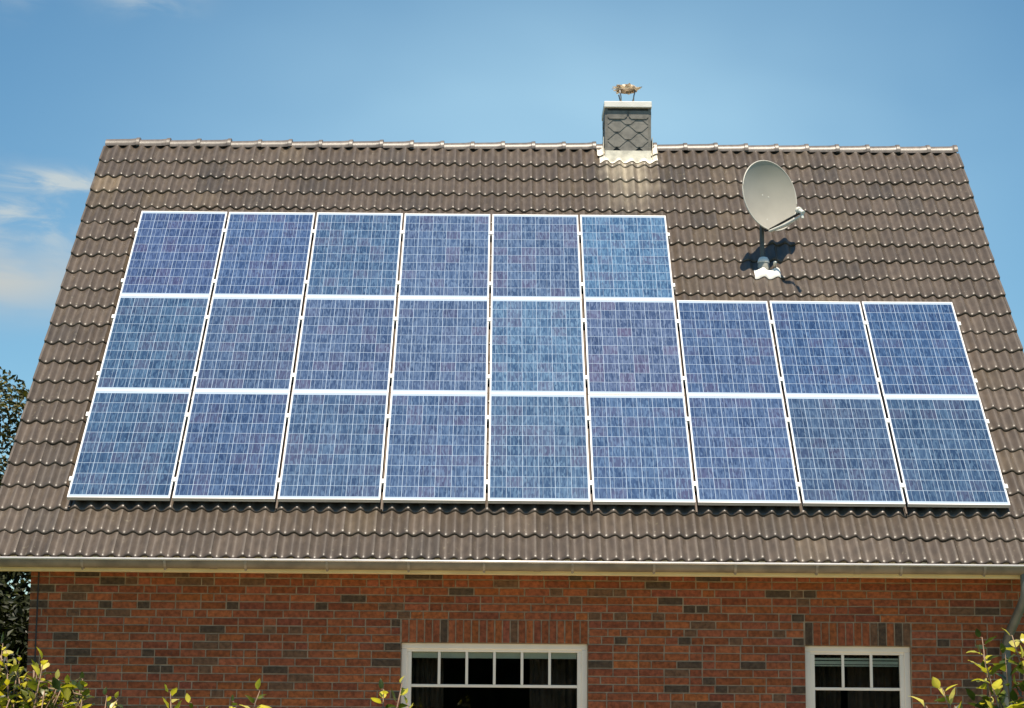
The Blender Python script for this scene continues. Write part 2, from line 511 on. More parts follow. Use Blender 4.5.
for k in range(kmin, kmax + 1):
    za = ZT + k * CR
    zb = min(za + CR - JT, WTOP + 0.03)
    if zb - za < 0.02: continue
    spans = [(WX0, WX1)]
    blocked = []
    for (wa, wb, wz0, wz1) in WIN:
        if za < ZT - 0.001 and za > wz0 - 0.01: blocked.append((wa - 0.002, wb + 0.002))
        if 0 <= k < 3: blocked.append((wa - 0.012, wb + 0.012))
    blocked.sort()
    cur = WX0; spans = []
    for (a, b_) in blocked:
        spans.append((cur, a)); cur = b_
    spans.append((cur, WX1))
    for (a, b_) in spans:
        x = a
        first = True
        run = rnd.choice((0, 1))
        while x < b_ - 0.03:
            if first:
                ln = rnd.choice((0.23, 0.11, 0.17)); first = False
            else:
                run += 1
                if rnd.random() < 0.30 + 0.1 * (run > 3): ln = 0.11; run = 0
                else: ln = 0.23
            if b_ - (x + ln) < 0.075: ln = b_ - x - 0.001
            brick(x, min(x + ln, b_ - 0.001), za, zb, ln < 0.15)
            x += ln + JT
for (wa, wb, wz0, wz1) in WIN:                # soldier courses over the windows
    n = round((wb - wa) / CR)
    p = (wb - wa) / n
    for i in range(n):
        brick(wa + i * p + JT / 2, wa + (i + 1) * p - JT / 2, ZT + 0.002, ZT + 3 * CR - JT, True if rnd.random() < 0.5 else False)
wall = hb(bk, 'wall', MT['brick'], colattr=True)
mo = MB()
D = 0.30
mo.box(WX0, WIN[0][0], WY, WY + D, 0, WTOP)
mo.box(WIN[0][1], WIN[1][0], WY, WY + D, 0, WTOP)
mo.box(WIN[1][1], WX1, WY, WY + D, 0, WTOP)
for (wa, wb, wz0, wz1) in WIN:
    mo.box(wa, wb, WY + 0.001, WY + D, wz1, WTOP - 0.001)
    mo.box(wa, wb, WY + 0.001, WY + D, 0.001, wz0)
hb(mo, 'mortar', MT['mortar'], wall)
# thin dark joint near the left corner
b = MB(); b.box(-4.791, -4.778, WY - 0.0105, WY - 0.003, 0.0, WTOP)
hb(b, 'movement_joint', MT['dark'], wall)
# side and rear walls
YR = 4.678                                    # ridge
WYB = 2 * YR - WY
zroof = lambda y: (y if y < YR else 2 * YR - y) * math.tan(TH) + Z0 - 0.33
for xx, s_ in ((WX0, 1), (WX1, -1)):
    b = MB()
    xa, xb = xx + 0.001, xx + s_ * 0.3
    ys = [WY + 0.02, YR, WYB]
    pr = [(ys[0], 0), (ys[2], 0), (ys[2], zroof(ys[2])), (YR, zroof(YR)), (ys[0], zroof(ys[0]))]
    vs = [(xa, y, z) for y, z in pr] + [(xb, y, z) for y, z in pr]
    b.add(vs, [(0, 1, 2, 3, 4), (9, 8, 7, 6, 5)] + [(i, (i + 1) % 5, 5 + (i + 1) % 5, 5 + i) for i in range(5)])
    hb(b, 'gable_wall', MT['gable'])
b = MB(); b.box(WX0 + 0.31, WX1 - 0.31, WYB - 0.3, WYB, 0, zroof(WYB))
hb(b, 'rear_wall', MT['gable'])
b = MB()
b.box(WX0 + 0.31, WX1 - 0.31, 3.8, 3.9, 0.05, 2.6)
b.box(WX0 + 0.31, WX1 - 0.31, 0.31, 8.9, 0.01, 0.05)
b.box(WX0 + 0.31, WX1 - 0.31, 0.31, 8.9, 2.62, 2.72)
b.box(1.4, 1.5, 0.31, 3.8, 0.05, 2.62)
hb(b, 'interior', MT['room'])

# --- windows
def window(idx, wa, wb, wz0, wz1, nv, hz, slats):
    cs = MB()
    yo, yi = WY + 0.045, WY + 0.12
    c = 0.058
    cs.box(wa + .002, wb - .002, yo, yi, wz1 - c, wz1 - .002)
    cs.box(wa + .002, wb - .002, yo, yi, wz0 + .04, wz0 + c + 0.04)
    cs.box(wa + .002, wa + c, yo, yi, wz0 + c + .04, wz1 - c)
    cs.box(wb - c, wb - .002, yo, yi, wz0 + c + .04, wz1 - c)
    w = hb(cs, 'window', MT['white'], bevel=0.006)
    f = MB()
    s0, s1 = wa + c - 0.004, wb - c + 0.004
    t0, t1 = wz0 + c + 0.036, wz1 - c + 0.004
    q = 0.046
    ya, yb = yo + 0.018, yi + 0.005
    f.box(s0, s1, ya, yb, t1 - q + 0.016, t1)
    f.box(s0, s1, ya, yb, t0, t0 + q)
    f.box(s0, s0 + q, ya, yb, t0 + q, t1 - q + 0.016)
    f.box(s1 - q, s1, ya, yb, t0 + q, t1 - q + 0.016)
    hb(f, 'frame', MT['white'], w, bevel=0.005)
    gx0, gx1 = s0 + q, s1 - q
    gz1 = t1 - q + 0.016; gz0 = t0 + q
    b = MB(); b.box(gx0 - .004, gx1 + .004, yo + 0.05, yo + 0.056, gz0 - .004, gz1 + .004)
    hb(b, 'pane', MT['glass'], w)
    for i in range(nv):
        xx = gx0 + (gx1 - gx0) * (i + 1) / (nv + 1)
        b = MB(); b.box(xx - .013, xx + .013, yo + 0.026, yo + 0.0485, hz + .014, gz1 - .0005)
        hb(b, 'glazing_bar', MT['white'], w, bevel=0.003)
    b = MB(); b.box(gx0 + .0005, gx1 - .0005, yo + 0.025, yo + 0.0482, hz - .0135, hz + .0135)
    hb(b, 'glazing_bar', MT['white'], w, bevel=0.003)
    b = MB()
    for (za, zb) in slats:
        b.box(gx0 + .004, gx1 - .004, WY + 0.108, WY + 0.125, za, zb)
    hb(b, 'blind', MT['blind'], w)
    cu_ = MB()
    for (ca, cb_) in ((gx0 - 0.05, gx0 + 0.30), (gx1 - 0.45, gx1 + 0.05)):
        n = 40; vs = []; fs = []
        for i in range(n + 1):
            x_ = ca + (cb_ - ca) * i / n
            y_ = WY + 0.40 + 0.03 * math.sin(i * 1.1) + 0.012 * math.sin(i * 2.7)
            vs += [(x_, y_, 0.3), (x_, y_, 2.35)]
        fs = [(2 * i, 2 * i + 2, 2 * i + 3, 2 * i + 1) for i in range(n)]
        cu_.add(vs, fs)
    hb(cu_, 'curtain', MT['curtain'], w, smooth=True)
    b = MB(); b.box(wa - 0.03, wb + 0.03, WY - 0.05, WY + 0.10, wz0 - 0.02, wz0 + 0.036)
    hb(b, 'sill', MT['cap'], w, bevel=0.006)
window(0, *WIN[0], 5, 1.823, [(2.085, 2.15)])
window(1, *WIN[1], 2, 1.821, [(2.095, 2.113), (2.055, 2.085), (2.035, 2.048)])

# --- roof tiles, each tile a curved shell with its own rounded lower edge
def prof(x):
    t = ((x + 0.80) / ((RX1 - RX0) / 68)) % 1.0
    if t < 0.40: h = 0.5 + 0.5 * math.cos(PI * t / 0.40)
    else: h = 0.5 - 0.5 * math.cos(PI * (t - 0.40) / 0.60)
    return h ** 1.2
AMP = 0.040
THK = 0.034
tl = MB()
NT = 34
TW = (RX1 - RX0) / NT
NS = 18
def pale(x, v):                                # lime washed down from the chimney flashing
    d = 0.0
    if 0.70 < x < 1.64:
        w_ = 0.07 * math.sin(v * 9.0) + 0.05 * math.sin(v * 23.0 + 1.0)
        e = max(0.0, min((x - 0.78 - w_ * 0.6) / 0.20, (1.52 + w_ - x) / 0.24, 1.0))
        d = e * max(0.0, min(1.0, (v - 5.0) / 1.2))
        d *= 0.62 + 0.38 * math.sin(x * 47 + 1.0) * math.sin(x * 19)
    return max(0.0, d)
def tile_top(x, s):                           # height of the tile surface s along its length
    return HB + AMP * prof(x) + THK * (1.0 - s / 0.40)
for k in range(NC):
    vb = VE + k * GA
    for j in range(NT):
        xa = RX0 + j * TW; xb = xa + TW
        dv = rnd.gauss(0, 0.0034); dh = rnd.gauss(0, 0.0018); sk = rnd.gauss(0, 0.004)
        q = rnd.random()
        kk = rnd.uniform(0.86, 1.13)
        base = (0.098 * kk, 0.074 * kk, 0.055 * kk)
        if q < 0.06: base = (0.112 * kk, 0.084 * kk, 0.058 * kk)
        if q > 0.95: base = (0.084 * kk, 0.066 * kk, 0.051 * kk)
        if k == 19 and j == 0: base = (0.175, 0.13, 0.085)
        Lc = 0.385 if k < NC - 1 else 0.39
        rows = [(0.010, -0.034), (0.0015, -0.032), (0.0, -0.0185), (0.0025, -0.0125), (0.0075, -0.0080), (0.014, -0.0048), (0.021, -0.0025), (0.030, -0.0008), (0.040, 0.0), (0.10, 0.0), (0.22, 0.0), (Lc, 0.0)]
        vs = []; cols = []
        for (s, dz) in rows:
            for i in range(NS + 1):
                x = xa + (xb - xa) * i / NS
                x = min(x, xb - 0.0012)
                h = tile_top(x, s) + dz + dh
                v = vb + s + dv + sk * (i / NS - 0.5)
                vs.append(RP(x, v, h))
                pf = pale(x, v)
                cols.append(tuple(a + (b_ - a) * pf for a, b_ in zip(base, (0.40, 0.34, 0.25))))
        n1 = NS + 1
        fs = []
        for r_ in range(len(rows) - 1):
            for i in range(NS):
                fs.append((r_ * n1 + i, r_ * n1 + i + 1, (r_ + 1) * n1 + i + 1, (r_ + 1) * n1 + i))
        o = len(tl.v)
        tl.v += vs; tl.f += [tuple(i + o for i in f) for f in fs]; tl.c += cols
    # verge flanges turned down over the gable edges
    for xx, s_ in ((RX0, -1), (RX1, 1)):
        vs = []
        kk = rnd.uniform(0.85, 1.05)
        h0 = tile_top(xx, 0.0); h1 = tile_top(xx, 0.34)
        for x_ in (xx, xx + s_ * 0.022):
            vs += [RP(x_, vb, h0 - 0.15), RP(x_, vb + 0.345, h1 - 0.15), RP(x_, vb + 0.345, h1 + 0.002), RP(x_, vb, h0 + 0.002)]
        tl.add(vs, [(0, 1, 2, 3), (7, 6, 5, 4), (0, 4, 5, 1), (1, 5, 6, 2), (2, 6, 7, 3), (3, 7, 4, 0)], (0.115 * kk, 0.09 * kk, 0.07 * kk))
roof = hb(tl, 'roof', MT['tile'], smooth=True, sharp=40, colattr=True)
# boarding below the tiles and the rear slope
b = MB()
def slab(h0, h1, v0, v1, x0, x1, mb, rear=False):
    vs = []
    for h in (h0, h1):
        for (x, v) in ((x0, v0), (x1, v0), (x1, v1), (x0, v1)):
            p = RP(x, v, h)
            vs.append((p[0], 2 * YR - p[1], p[2]) if rear else p)
    mb.add(vs, [(0, 3, 2, 1), (4, 5, 6, 7), (0, 1, 5, 4), (1, 2, 6, 5), (2, 3, 7, 6), (3, 0, 4, 7)])
slab(HB - 0.13, HB - 0.06, VE + 0.06, 6.60, RX0 + 0.01, RX1 - 0.01, b)
hb(b, 'roof_boarding', MT['timber'], roof)
b = MB()
slab(HB - 0.13, HB + 0.02, VE, 6.66, RX0, RX1, b, True)
hb(b, 'rear_slope', plain('rear_tiles', (0.12, 0.095, 0.075), 0.6, 0, 0.2, 8), roof)
# ridge tiles
NR = 28
pr_ = (RX1 - RX0 + 0.02) / NR
ZR = 8.352
for i in range(NR):
    x0 = RX1 + 0.01 - (i + 1) * pr_; x1 = x0 + pr_ + (0.045 if i else 0.006)
    b = MB()
    kk = rnd.uniform(0.9, 1.15)
    cc = (0.15 * kk, 0.123 * kk, 0.102 * kk)
    tilt = 0.012
    secs = [(x0, 0.104, 0.0), (x0 + 0.30, 0.108, 0.004), (x1 - 0.05, 0.112, 0.008), (x1 - 0.044, 0.117, 0.012), (x1 - 0.004, 0.118, 0.013), (x1, 0.114, 0.012), (x1, 0.096, 0.006)]
    n = 14; vs = []; fs = []
    jz = rnd.gauss(0, 0.003)
    for (x, r_, dz) in secs:
        for q in range(n + 1):
            a = PI * q / n
            vs.append((x, YR - r_ * 1.02 * math.cos(a), ZR + dz + jz - 0.012 + r_ * math.sin(a)))
    for s_ in range(len(secs) - 1):
        for q in range(n):
            fs.append((s_ * (n + 1) + q, (s_ + 1) * (n + 1) + q, (s_ + 1) * (n + 1) + q + 1, s_ * (n + 1) + q + 1))
    b.add(vs, fs, cc)
    hb(b, 'ridge_tile', MT['tile'], roof, smooth=True, sharp=40, colattr=True)
b = MB(); b.box(RX0 + .03, RX1 - .03, YR - 0.04, YR + 0.04, ZR - 0.12, ZR + 0.05)
hb(b, 'ridge_batten', MT['timber'], roof)

# --- eaves: fascia, soffit, gutter
b = MB(); b.box(RX0 + 0.02, RX1 - 0.02, -0.40, -0.374, 2.857, 3.0)
hb(b, 'fascia', MT['cream'])
b = MB(); b.box(RX0 + 0.03, RX1 - 0.03, -0.373, WY - 0.014, 2.872, 2.886)
hb(b, 'soffit', MT['cream'])
GYC, GZC, GR = -0.478, 2.960, 0.070
gm = MB()
n = 16
vs = []; fs = []
for x in (RX0 - 0.02, RX1 + 0.0):
    for rr in (GR, GR - 0.003):
        for q in range(n + 1):
            a = PI + PI * q / n
            vs.append((x, GYC + rr * math.cos(a), GZC + rr * 1.1 * math.sin(a)))
n1 = n + 1
for q in range(n):
    fs.append((q, 2 * n1 + q, 2 * n1 + q + 1, q + 1))
    fs.append((n1 + q, n1 + q + 1, 3 * n1 + q + 1, 3 * n1 + q))
fs.append(tuple(range(n1))); fs.append(tuple(2 * n1 + q for q in range(n1))[::-1])
gm.add(vs, fs)
gut = hb(gm, 'gutter', MT['zinc'], smooth=True, sharp=50)
b = MB(); b.tube([(RX0 - 0.02, GYC - GR - 0.006, GZC + 0.004), (RX1, GYC - GR - 0.006, GZC + 0.004)], 0.0115, 10)
hb(b, 'gutter_bead', MT['zinc_lip'], gut, smooth=True)
for px in (85, 167, 247, 328, 409, 484, 572, 653, 734, 815, 899, 982):
    x = -0.254 + (px - 512) / 106.3
    b = MB()
    vs = []; fs = []
    for xx in (x - 0.012, x + 0.012):
        for q in range(n + 1):
            a = PI + PI * q / n
            for rr in (GR + 0.0005, GR + 0.008):
                vs.append((xx, GYC + rr * math.cos(a), GZC + rr * 1.1 * math.sin(a)))
    m_ = 2 * n1
    for q in range(n):
        fs.append((2 * q + 1, m_ + 2 * q + 1, m_ + 2 * q + 3, 2 * q + 3))
        fs.append((2 * q, 2 * q + 1, 2 * q + 3, 2 * q + 2)); fs.append((m_ + 2 * q, m_ + 2 * q + 2, m_ + 2 * q + 3, m_ + 2 * q + 1))
    b.add(vs, fs)
    b.lathe([(0.0, 0.0), (0.012, 0.0), (0.012, 0.006), (0.0, 0.008)], (x, GYC - 0.015, GZC - GR * 1.1 - 0.008), 8, None, (0, -0.6, -0.8))
    hb(b, 'gutter_bracket', MT['hanger'], gut)
dp = MB()
dp.tube([(4.555, GYC, 2.90), (4.555, GYC, 2.74), (4.552, GYC + 0.012, 2.69), (4.545, GYC + 0.04, 2.645), (4.47, -0.16, 2.35), (4.455, -0.105, 2.28), (4.45, -0.09, 2.20), (4.45, -0.09, 0.05)], 0.044, 14)
dpo = hb(dp, 'downpipe', MT['pipe'], smooth=True, sharp=50)
for z in (2.2, 1.2, 0.4):
    b = MB()
    b.tube([(4.45, -0.09, z), (4.45, -0.09, z + 0.03)], 0.052, 14)
    b.box(4.4375, 4.4625, -0.045, -0.012, z + 0.005, z + 0.025)
    hb(b, 'pipe_clip', MT['pipe'], dpo)
for xs in (-3.05, -0.02, 2.98):
    b = MB(); vs = []; fs = []
    for xx in (xs - 0.035, xs + 0.035):
        for q in range(n + 1):
            a = PI + PI * q / n
            for rr in (GR + 0.0004, GR + 0.0035):
                vs.append((xx, GYC + rr * math.cos(a), GZC + rr * 1.1 * math.sin(a)))
    m_ = 2 * n1
    for q in range(n):
        fs.append((2 * q + 1, m_ + 2 * q + 1, m_ + 2 * q + 3, 2 * q + 3))
        fs.append((2 * q, 2 * q + 1, 2 * q + 3, 2 * q + 2)); fs.append((m_ + 2 * q, m_ + 2 * q + 2, m_ + 2 * q + 3, m_ + 2 * q + 1))
    b.add(vs, fs)
    hb(b, 'gutter_joint', MT['zinc'], gut)
for xx in (RX0 + 0.005, RX1 - 0.03):            # barge boards under the verge
    for rear in (False, True):
        b = MB(); slab(HB - 0.30, HB - 0.131, VE + 0.1, 6.55, xx, xx + 0.025, b, rear)
        hb(b, 'barge_board', MT['cream'])

# --- chimney
CX0, CX1, CY0, CY1 = 0.876, 1.410, 4.412, 4.94
CZ0, CZ1 = 8.275, 8.825
b = MB(); b.box(CX0, CX1, CY0, CY1, 7.9, CZ1)
chim = hb(b, 'chimney', MT['slate_back'])
def clip_poly(poly, lo, hi, ax):
    for side, lim in ((1, lo), (-1, hi)):
        out = []
        for i in range(len(poly)):
            a, c = poly[i], poly[(i + 1) % len(poly)]
            ina = side * (a[ax] - lim) >= 0; inc = side * (c[ax] - lim) >= 0
            if ina: out.append(a)
            if ina != inc:
                t_ = (lim - a[ax]) / (c[ax] - a[ax])
                out.append(tuple(a[k] + (c[k] - a[k]) * t_ for k in range(2)))
        poly = out
        if len(poly) < 3: return []
    return poly
sl_ = MB()
def slates(u0, u1, place, z0=None):
    w, st, fl = 0.272, 0.0945, 0.034
    cmid = (u0 + u1) / 2
    row = 0
    z = (z0 or CZ0) - 0.03
    while z < CZ1 - 0.155:
        offs = w / 2 if row % 2 else 0.0
        for i in range(-3, 4):
            c = cmid + offs + i * w
            hgt = 0.145
            poly = [(c - fl, z), (c + fl, z), (c + w / 2, z + st), (c + w / 2, z + hgt + 0.06), (c - w / 2, z + hgt + 0.06), (c - w / 2, z + st)]
            poly = clip_poly(poly, u0 + 0.004, u1 - 0.004, 0)
            poly = clip_poly(poly, (z0 or CZ0), CZ1 - 0.028, 1) if poly else []
            if len(poly) < 3: continue
            vs = []
            for lay in (0, 1):
                for (u, zz) in poly:
                    dep = (0.014 - 0.06 * (zz - z)) if lay else 0.0005
                    vs.append(place(u, zz, max(0.001, dep)))
            m_ = len(poly)
            sl_.add(vs, [tuple(range(m_, 2 * m_))] + [(a, (a + 1) % m_, m_ + (a + 1) % m_, m_ + a) for a in range(m_)])
        z += st; row += 1
    # straight top course
    for i in range(2):
        ua = u0 + 0.012 + i * (u1 - u0) / 2; ub = u0 - 0.012 + (i + 1) * (u1 - u0) / 2
        poly = [(ua + 0.03, CZ1 - 0.135), (ub - 0.03, CZ1 - 0.135), (ub, CZ1 - 0.105), (ub, CZ1 - 0.035), (ua, CZ1 - 0.035), (ua, CZ1 - 0.105)]
        vs = [place(u, zz, 0.004) for u, zz in poly] + [place(u, zz, 0.018) for u, zz in poly]
        sl_.add(vs, [tuple(range(6, 12))] + [(a, (a + 1) % 6, 6 + (a + 1) % 6, 6 + a) for a in range(6)])
slates(CX0, CX1, lambda u, z, d: (u, CY0 - d, z))
slates(CY0, CY1, lambda u, z, d: (CX0 - d, u, z), 8.3)
slates(CY0, CY1, lambda u, z, d: (CX1 + d, u, z), 8.3)
hb(sl_, 'slate_cladding', MT['slate'], chim)
for (xx, yy) in ((CX0, CY0), (CX1, CY0), (CX0, CY1), (CX1, CY1)):
    sx_ = -1 if xx == CX0 else 1; sy_ = -1 if yy == CY0 else 1
    b = MB()
    b.box(min(xx - sx_ * 0.02, xx + sx_ * 0.014), max(xx - sx_ * 0.02, xx + sx_ * 0.014), min(yy + sy_ * 0.016, yy - sy_ * 0.02), max(yy + sy_ * 0.016, yy - sy_ * 0.02), CZ0 + 0.004, CZ1 - 0.004)
    hb(b, 'corner_trim', MT['slate'], chim)
b = MB(); b.box(CX0 - 0.024, CX1 + 0.022, CY0 - 0.05, CY1 + 0.05, CZ1, CZ1 + 0.078)
hb(b, 'chimney_cap', MT['cap'], chim, bevel=0.008)
CC = Vector((1.147, 4.66, 0))
for (sx_, sy_) in ((-1, -1), (1, -1), (-1, 1), (1, 1)):
    b = MB()
    b.tube([(CC.x + sx_ * 0.074, CC.y + sy_ * 0.08, CZ1 + 0.07), (CC.x + sx_ * 0.078, CC.y + sy_ * 0.085, 9.02), (CC.x + sx_ * 0.095, CC.y + sy_ * 0.10, 9.10)], 0.008, 8)
    hb(b, 'cowl_leg', MT['steel'], chim, smooth=True)
# the cowl: a domed sheet with a jagged rim of bent tongues
cw = MB()
rr2 = random.Random(5)
cw.lathe([(0.001, 0.055), (0.06, 0.052), (0.105, 0.036), (0.132, 0.008), (0.130, -0.016), (0.124, -0.02), (0.126, 0.002), (0.098, 0.028), (0.001, 0.045)], (CC.x, CC.y, 9.140), 22)
for i in range(22):
    a = 2 * PI * i / 22 + rr2.uniform(-0.1, 0.1)
    ln = rr2.uniform(0.055, 0.095); w = rr2.uniform(0.018, 0.030); zz = rr2.uniform(-0.025, 0.035); up = rr2.uniform(-0.018, 0.022)
    d = Vector((math.cos(a), math.sin(a), 0)); t_ = Vector((-d.y, d.x, 0))
    base = CC + Vector((0, 0, 9.140 + zz * 0.6)) + d * 0.105
    vs = []
    for lay in (0, 0.006):
        for (r_, ww, dz) in ((0, 1, 0), (ln * 0.5, 0.9, up * 0.3), (ln * 0.85, 0.55, up * 0.9), (ln, 0.1, up * 1.3)):
            for s_ in (-1, 1):
                vs.append(base + d * r_ + t_ * (s_ * w * ww) + Vector((0, 0, dz + lay)))
    fs = []
    for lay in (0, 8):
        for r_ in range(3):
            fs.append((lay + 2 * r_, lay + 2 * r_ + 1, lay + 2 * r_ + 3, lay + 2 * r_ + 2))
    for r_ in range(3):
        fs.append((2 * r_, 2 * r_ + 2, 8 + 2 * r_ + 2, 8 + 2 * r_)); fs.append((2 * r_ + 1, 8 + 2 * r_ + 1, 8 + 2 * r_ + 3, 2 * r_ + 3))
    cw.add(vs, fs)
hb(cw, 'chimney_cowl', MT['cowl'], chim, smooth=True, sharp=35)
# flashing: apron dressed over the tiles, upstand, side strips
fl = MB()
def dressed(x0, x1, v0, v1, lift, nx, nv, wob=0.0):
    vs = []; fs = []
    for i in range(nv + 1):
        for j in range(nx + 1):
            x = x0 + (x1 - x0) * j / nx
            v = v0 + (v1 - v0) * i / nv
            if i == 0: v += wob * math.sin(x * 31)
            s = (v - VE) % GA
            kc = min(NC - 1, int((v - VE) / GA)); s = v - VE - kc * GA
            vs.append(RP(x, v, tile_top(x, s) + lift))
    n_ = nx + 1
    for i in range(nv):
        for j in range(nx):
            fs.append((i * n_ + j, i * n_ + j + 1, (i + 1) * n_ + j + 1, (i + 1) * n_ + j))
    fl.add(vs, fs)
dressed(0.80, 1.50, 6.292, 6.50, 0.008, 60, 4, 0.01)
dressed(0.775, 0.86, 6.44, 6.66, 0.03, 8, 3)
dressed(1.415, 1.505, 6.44, 6.66, 0.03, 8, 3)
fl.box(CX0 - 0.012, CX1 + 0.012, CY0 - 0.030, CY0 - 0.024, 8.12, CZ0 + 0.012)
for xx in (CX0 - 0.032, CX1 + 0.027):
    fl.box(xx, xx + 0.006, CY0 - 0.02, YR, 8.2, 8.46)
hb(fl, 'flashing', MT['lead'], chim)

# ------------------------------------------------------------------ mounting rack on the roof
AX = -4.55
rack = empty('mounting_rack', RP(0, 2.5, -0.07))
tag(rack, 'aluminium rail rack bolted to the roof tiles beneath the blue solar panels', 'rack')
rack.rotation_euler = (TH, 0, 0)
RO = Vector(rack.location)
def rb(mb, name, mat, **kw):                   # rack parts are given as (x, v, h); the rack's origin is (0, 2.5, -0.07)
    mb.v = [(x, v - 2.5, h + 0.07) for (x, v, h) in mb.v]
    return mb.build(name, mat, rack, **kw)
XL = AX; XR = AX + 9 * PP - PG; XM = AX + 6 * PP - PG
for row in range(3):
    for dv in (0.27, 1.27):
        v = row * PQ + dv
        b = MB(); b.box(XL - 0.026, (XR if row < 2 else XM) + 0.026, v - 0.02, v + 0.02, -0.078, -0.042)
        rb(b, 'rail', MT['alu'])
        ncl = 9 if row < 2 else 6
        for i in range(ncl + 1):
            b = MB()
            if i == 0: xa, xb = XL - 0.024, XL + 0.010
            elif i == ncl: xa, xb = (XR if row < 2 else XM) - 0.010, (XR if row < 2 else XM) + 0.024
            else: xa, xb = AX + i * PP - PG - 0.012, AX + i * PP + 0.012
            b.box(xa, xb, v - 0.03, v + 0.03, 0.0012, 0.006)
            xc = (XL - 0.012) if i == 0 else ((xb - 0.012) if i == ncl else (xa + xb) / 2)
            b.box(xc - 0.009, xc + 0.009, v - 0.03, v + 0.03, -0.042, 0.0012)
            b.lathe([(0.0, 0.004), (0.0065, 0.004), (0.0065, 0.0005), (0.0065, 0.0)], (xc, v, 0.006), 8)
            rb(b, 'clamp', MT['alu'])
for i in range(10):
    x = AX + i * PP - PG / 2 if i else AX + 0.02
    if i == 9: x = XR - 0.02
    b = MB(); b.box(x - 0.008, x + 0.008, -0.05, (3 if i < 7 else 2) * PQ - 0.08, -0.100, -0.0785)
    b.box(x - 0.007, x + 0.007, -0.05, -0.035, -0.125, -0.1)
    rb(b, 'upright_rail', MT['bronze'])

# ------------------------------------------------------------------ solar panels
def ring_frame():
    b = MB()
    t = 0.0125
    for (x0, x1, y0, y1) in ((0, PW, 0, t), (0, PW, PH - t, PH), (0, t, t, PH - t), (PW - t, PW, t, PH - t)):
        b.box(x0, x1, y0, y1, -0.040, 0.0)
    return b
fr0 = cells0 = None
PGRP = 'solar panels bolted to the roof in three rows'
tones = {  # each panel's own hue, with vignette falloff painted into its brightness
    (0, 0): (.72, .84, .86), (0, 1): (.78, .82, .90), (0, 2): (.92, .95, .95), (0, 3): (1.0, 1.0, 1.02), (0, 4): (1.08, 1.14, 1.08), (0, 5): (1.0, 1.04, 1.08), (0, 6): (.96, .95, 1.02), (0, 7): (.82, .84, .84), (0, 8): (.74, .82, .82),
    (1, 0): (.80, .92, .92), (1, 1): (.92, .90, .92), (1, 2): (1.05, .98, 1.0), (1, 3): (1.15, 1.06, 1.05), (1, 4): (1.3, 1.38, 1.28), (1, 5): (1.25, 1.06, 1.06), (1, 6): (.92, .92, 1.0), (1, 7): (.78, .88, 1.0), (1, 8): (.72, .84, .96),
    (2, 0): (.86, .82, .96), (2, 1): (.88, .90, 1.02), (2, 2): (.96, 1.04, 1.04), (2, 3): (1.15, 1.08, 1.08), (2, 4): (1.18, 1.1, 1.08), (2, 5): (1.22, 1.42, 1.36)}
labels = {
    (0, 0): 'dark blue solar panel at the bottom left corner of the array, above the gutter',
    (0, 1): 'dark blue solar panel in the bottom row, next to the bottom left corner panel',
    (0, 2): 'blue solar panel in the bottom row, third from the left edge of the array',
    (0, 3): 'blue solar panel in the bottom row, fourth from the left edge of the array',
    (0, 4): 'light blue solar panel at the middle of the bottom row, fifth from either end',
    (0, 5): 'blue solar panel in the bottom row, fourth from the right edge of the array',
    (0, 6): 'blue solar panel in the bottom row, third from the right edge of the array',
    (0, 7): 'dark blue solar panel in the bottom row, next to the bottom right corner panel',
    (0, 8): 'dark blue solar panel at the bottom right corner of the array',
    (1, 0): 'blue solar panel at the left end of the middle row',
    (1, 1): 'blue solar panel in the middle row, second from the left edge of the array',
    (1, 2): 'blue solar panel in the middle row, third from the left edge of the array',
    (1, 3): 'violet grey solar panel in the middle row, just left of the palest blue one',
    (1, 4): 'palest sky blue solar panel at the centre of the middle row',
    (1, 5): 'violet grey solar panel in the middle row, below the last top row panel',
    (1, 6): 'blue solar panel in the middle row, first one right of the short top row',
    (1, 7): 'deep blue solar panel in the middle row, second from its right end',
    (1, 8): 'deep blue solar panel at the right end of the middle row',
    (2, 0): 'dark blue solar panel at the top left corner of the array',
    (2, 1): 'dark blue solar panel in the top row, second from the left roof edge',
    (2, 2): 'blue solar panel in the top row, third from the left roof edge',
    (2, 3): 'violet grey solar panel in the top row, fourth from the left roof edge',
    (2, 4): 'violet grey solar panel in the top row, left neighbour of its bright last panel',
    (2, 5): 'bright sky blue solar panel at the right end of the top row, below the chimney'}
fm = cm = None
for row in range(3):
    for c in range(9 if row < 2 else 6):
        x = AX + c * PP; v = row * PQ
        e = empty('solar_panel', RP(x, v, rnd.uniform(-0.0005, 0.0005)))
        e.rotation_euler = (TH + rnd.gauss(0, 0.0012), rnd.gauss(0, 0.0012), 0)
        tag(e, labels[(row, c)], 'solar panel', PGRP)
        if fm is None:
            fo = ring_frame().build('frame', MT['alu'], e, bevel=0.0015)
            fm = fo
            b = MB(); b.box(0.011, PW - 0.011, 0.011, PH - 0.011, -0.012, -0.003)
            go = b.build('cell_sheet', MT['cells'], e)
            cm = go
        else:
            fo = fm.copy(); COL.objects.link(fo); fo.parent = e
            go = cm.copy(); COL.objects.link(go); go.parent = e
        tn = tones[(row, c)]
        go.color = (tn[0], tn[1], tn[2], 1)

# ------------------------------------------------------------------ satellite dish
MX, MY = 2.565, 2.915
dish = empty('satellite_dish', (MX, MY, 6.47))
tag(dish, 'beige grey oval satellite dish on a short mast above the solar panels', 'satellite dish')
DO = Vector(dish.location)
def db(mb, name, mat, parent=None, **kw):
    o = mb.build(name, mat, None, **kw)
    o.parent = parent or dish
    if not parent: o.matrix_parent_inverse = Matrix.Translation(-DO)
    return o
DC = Vector((2.650, 2.80, 7.345))
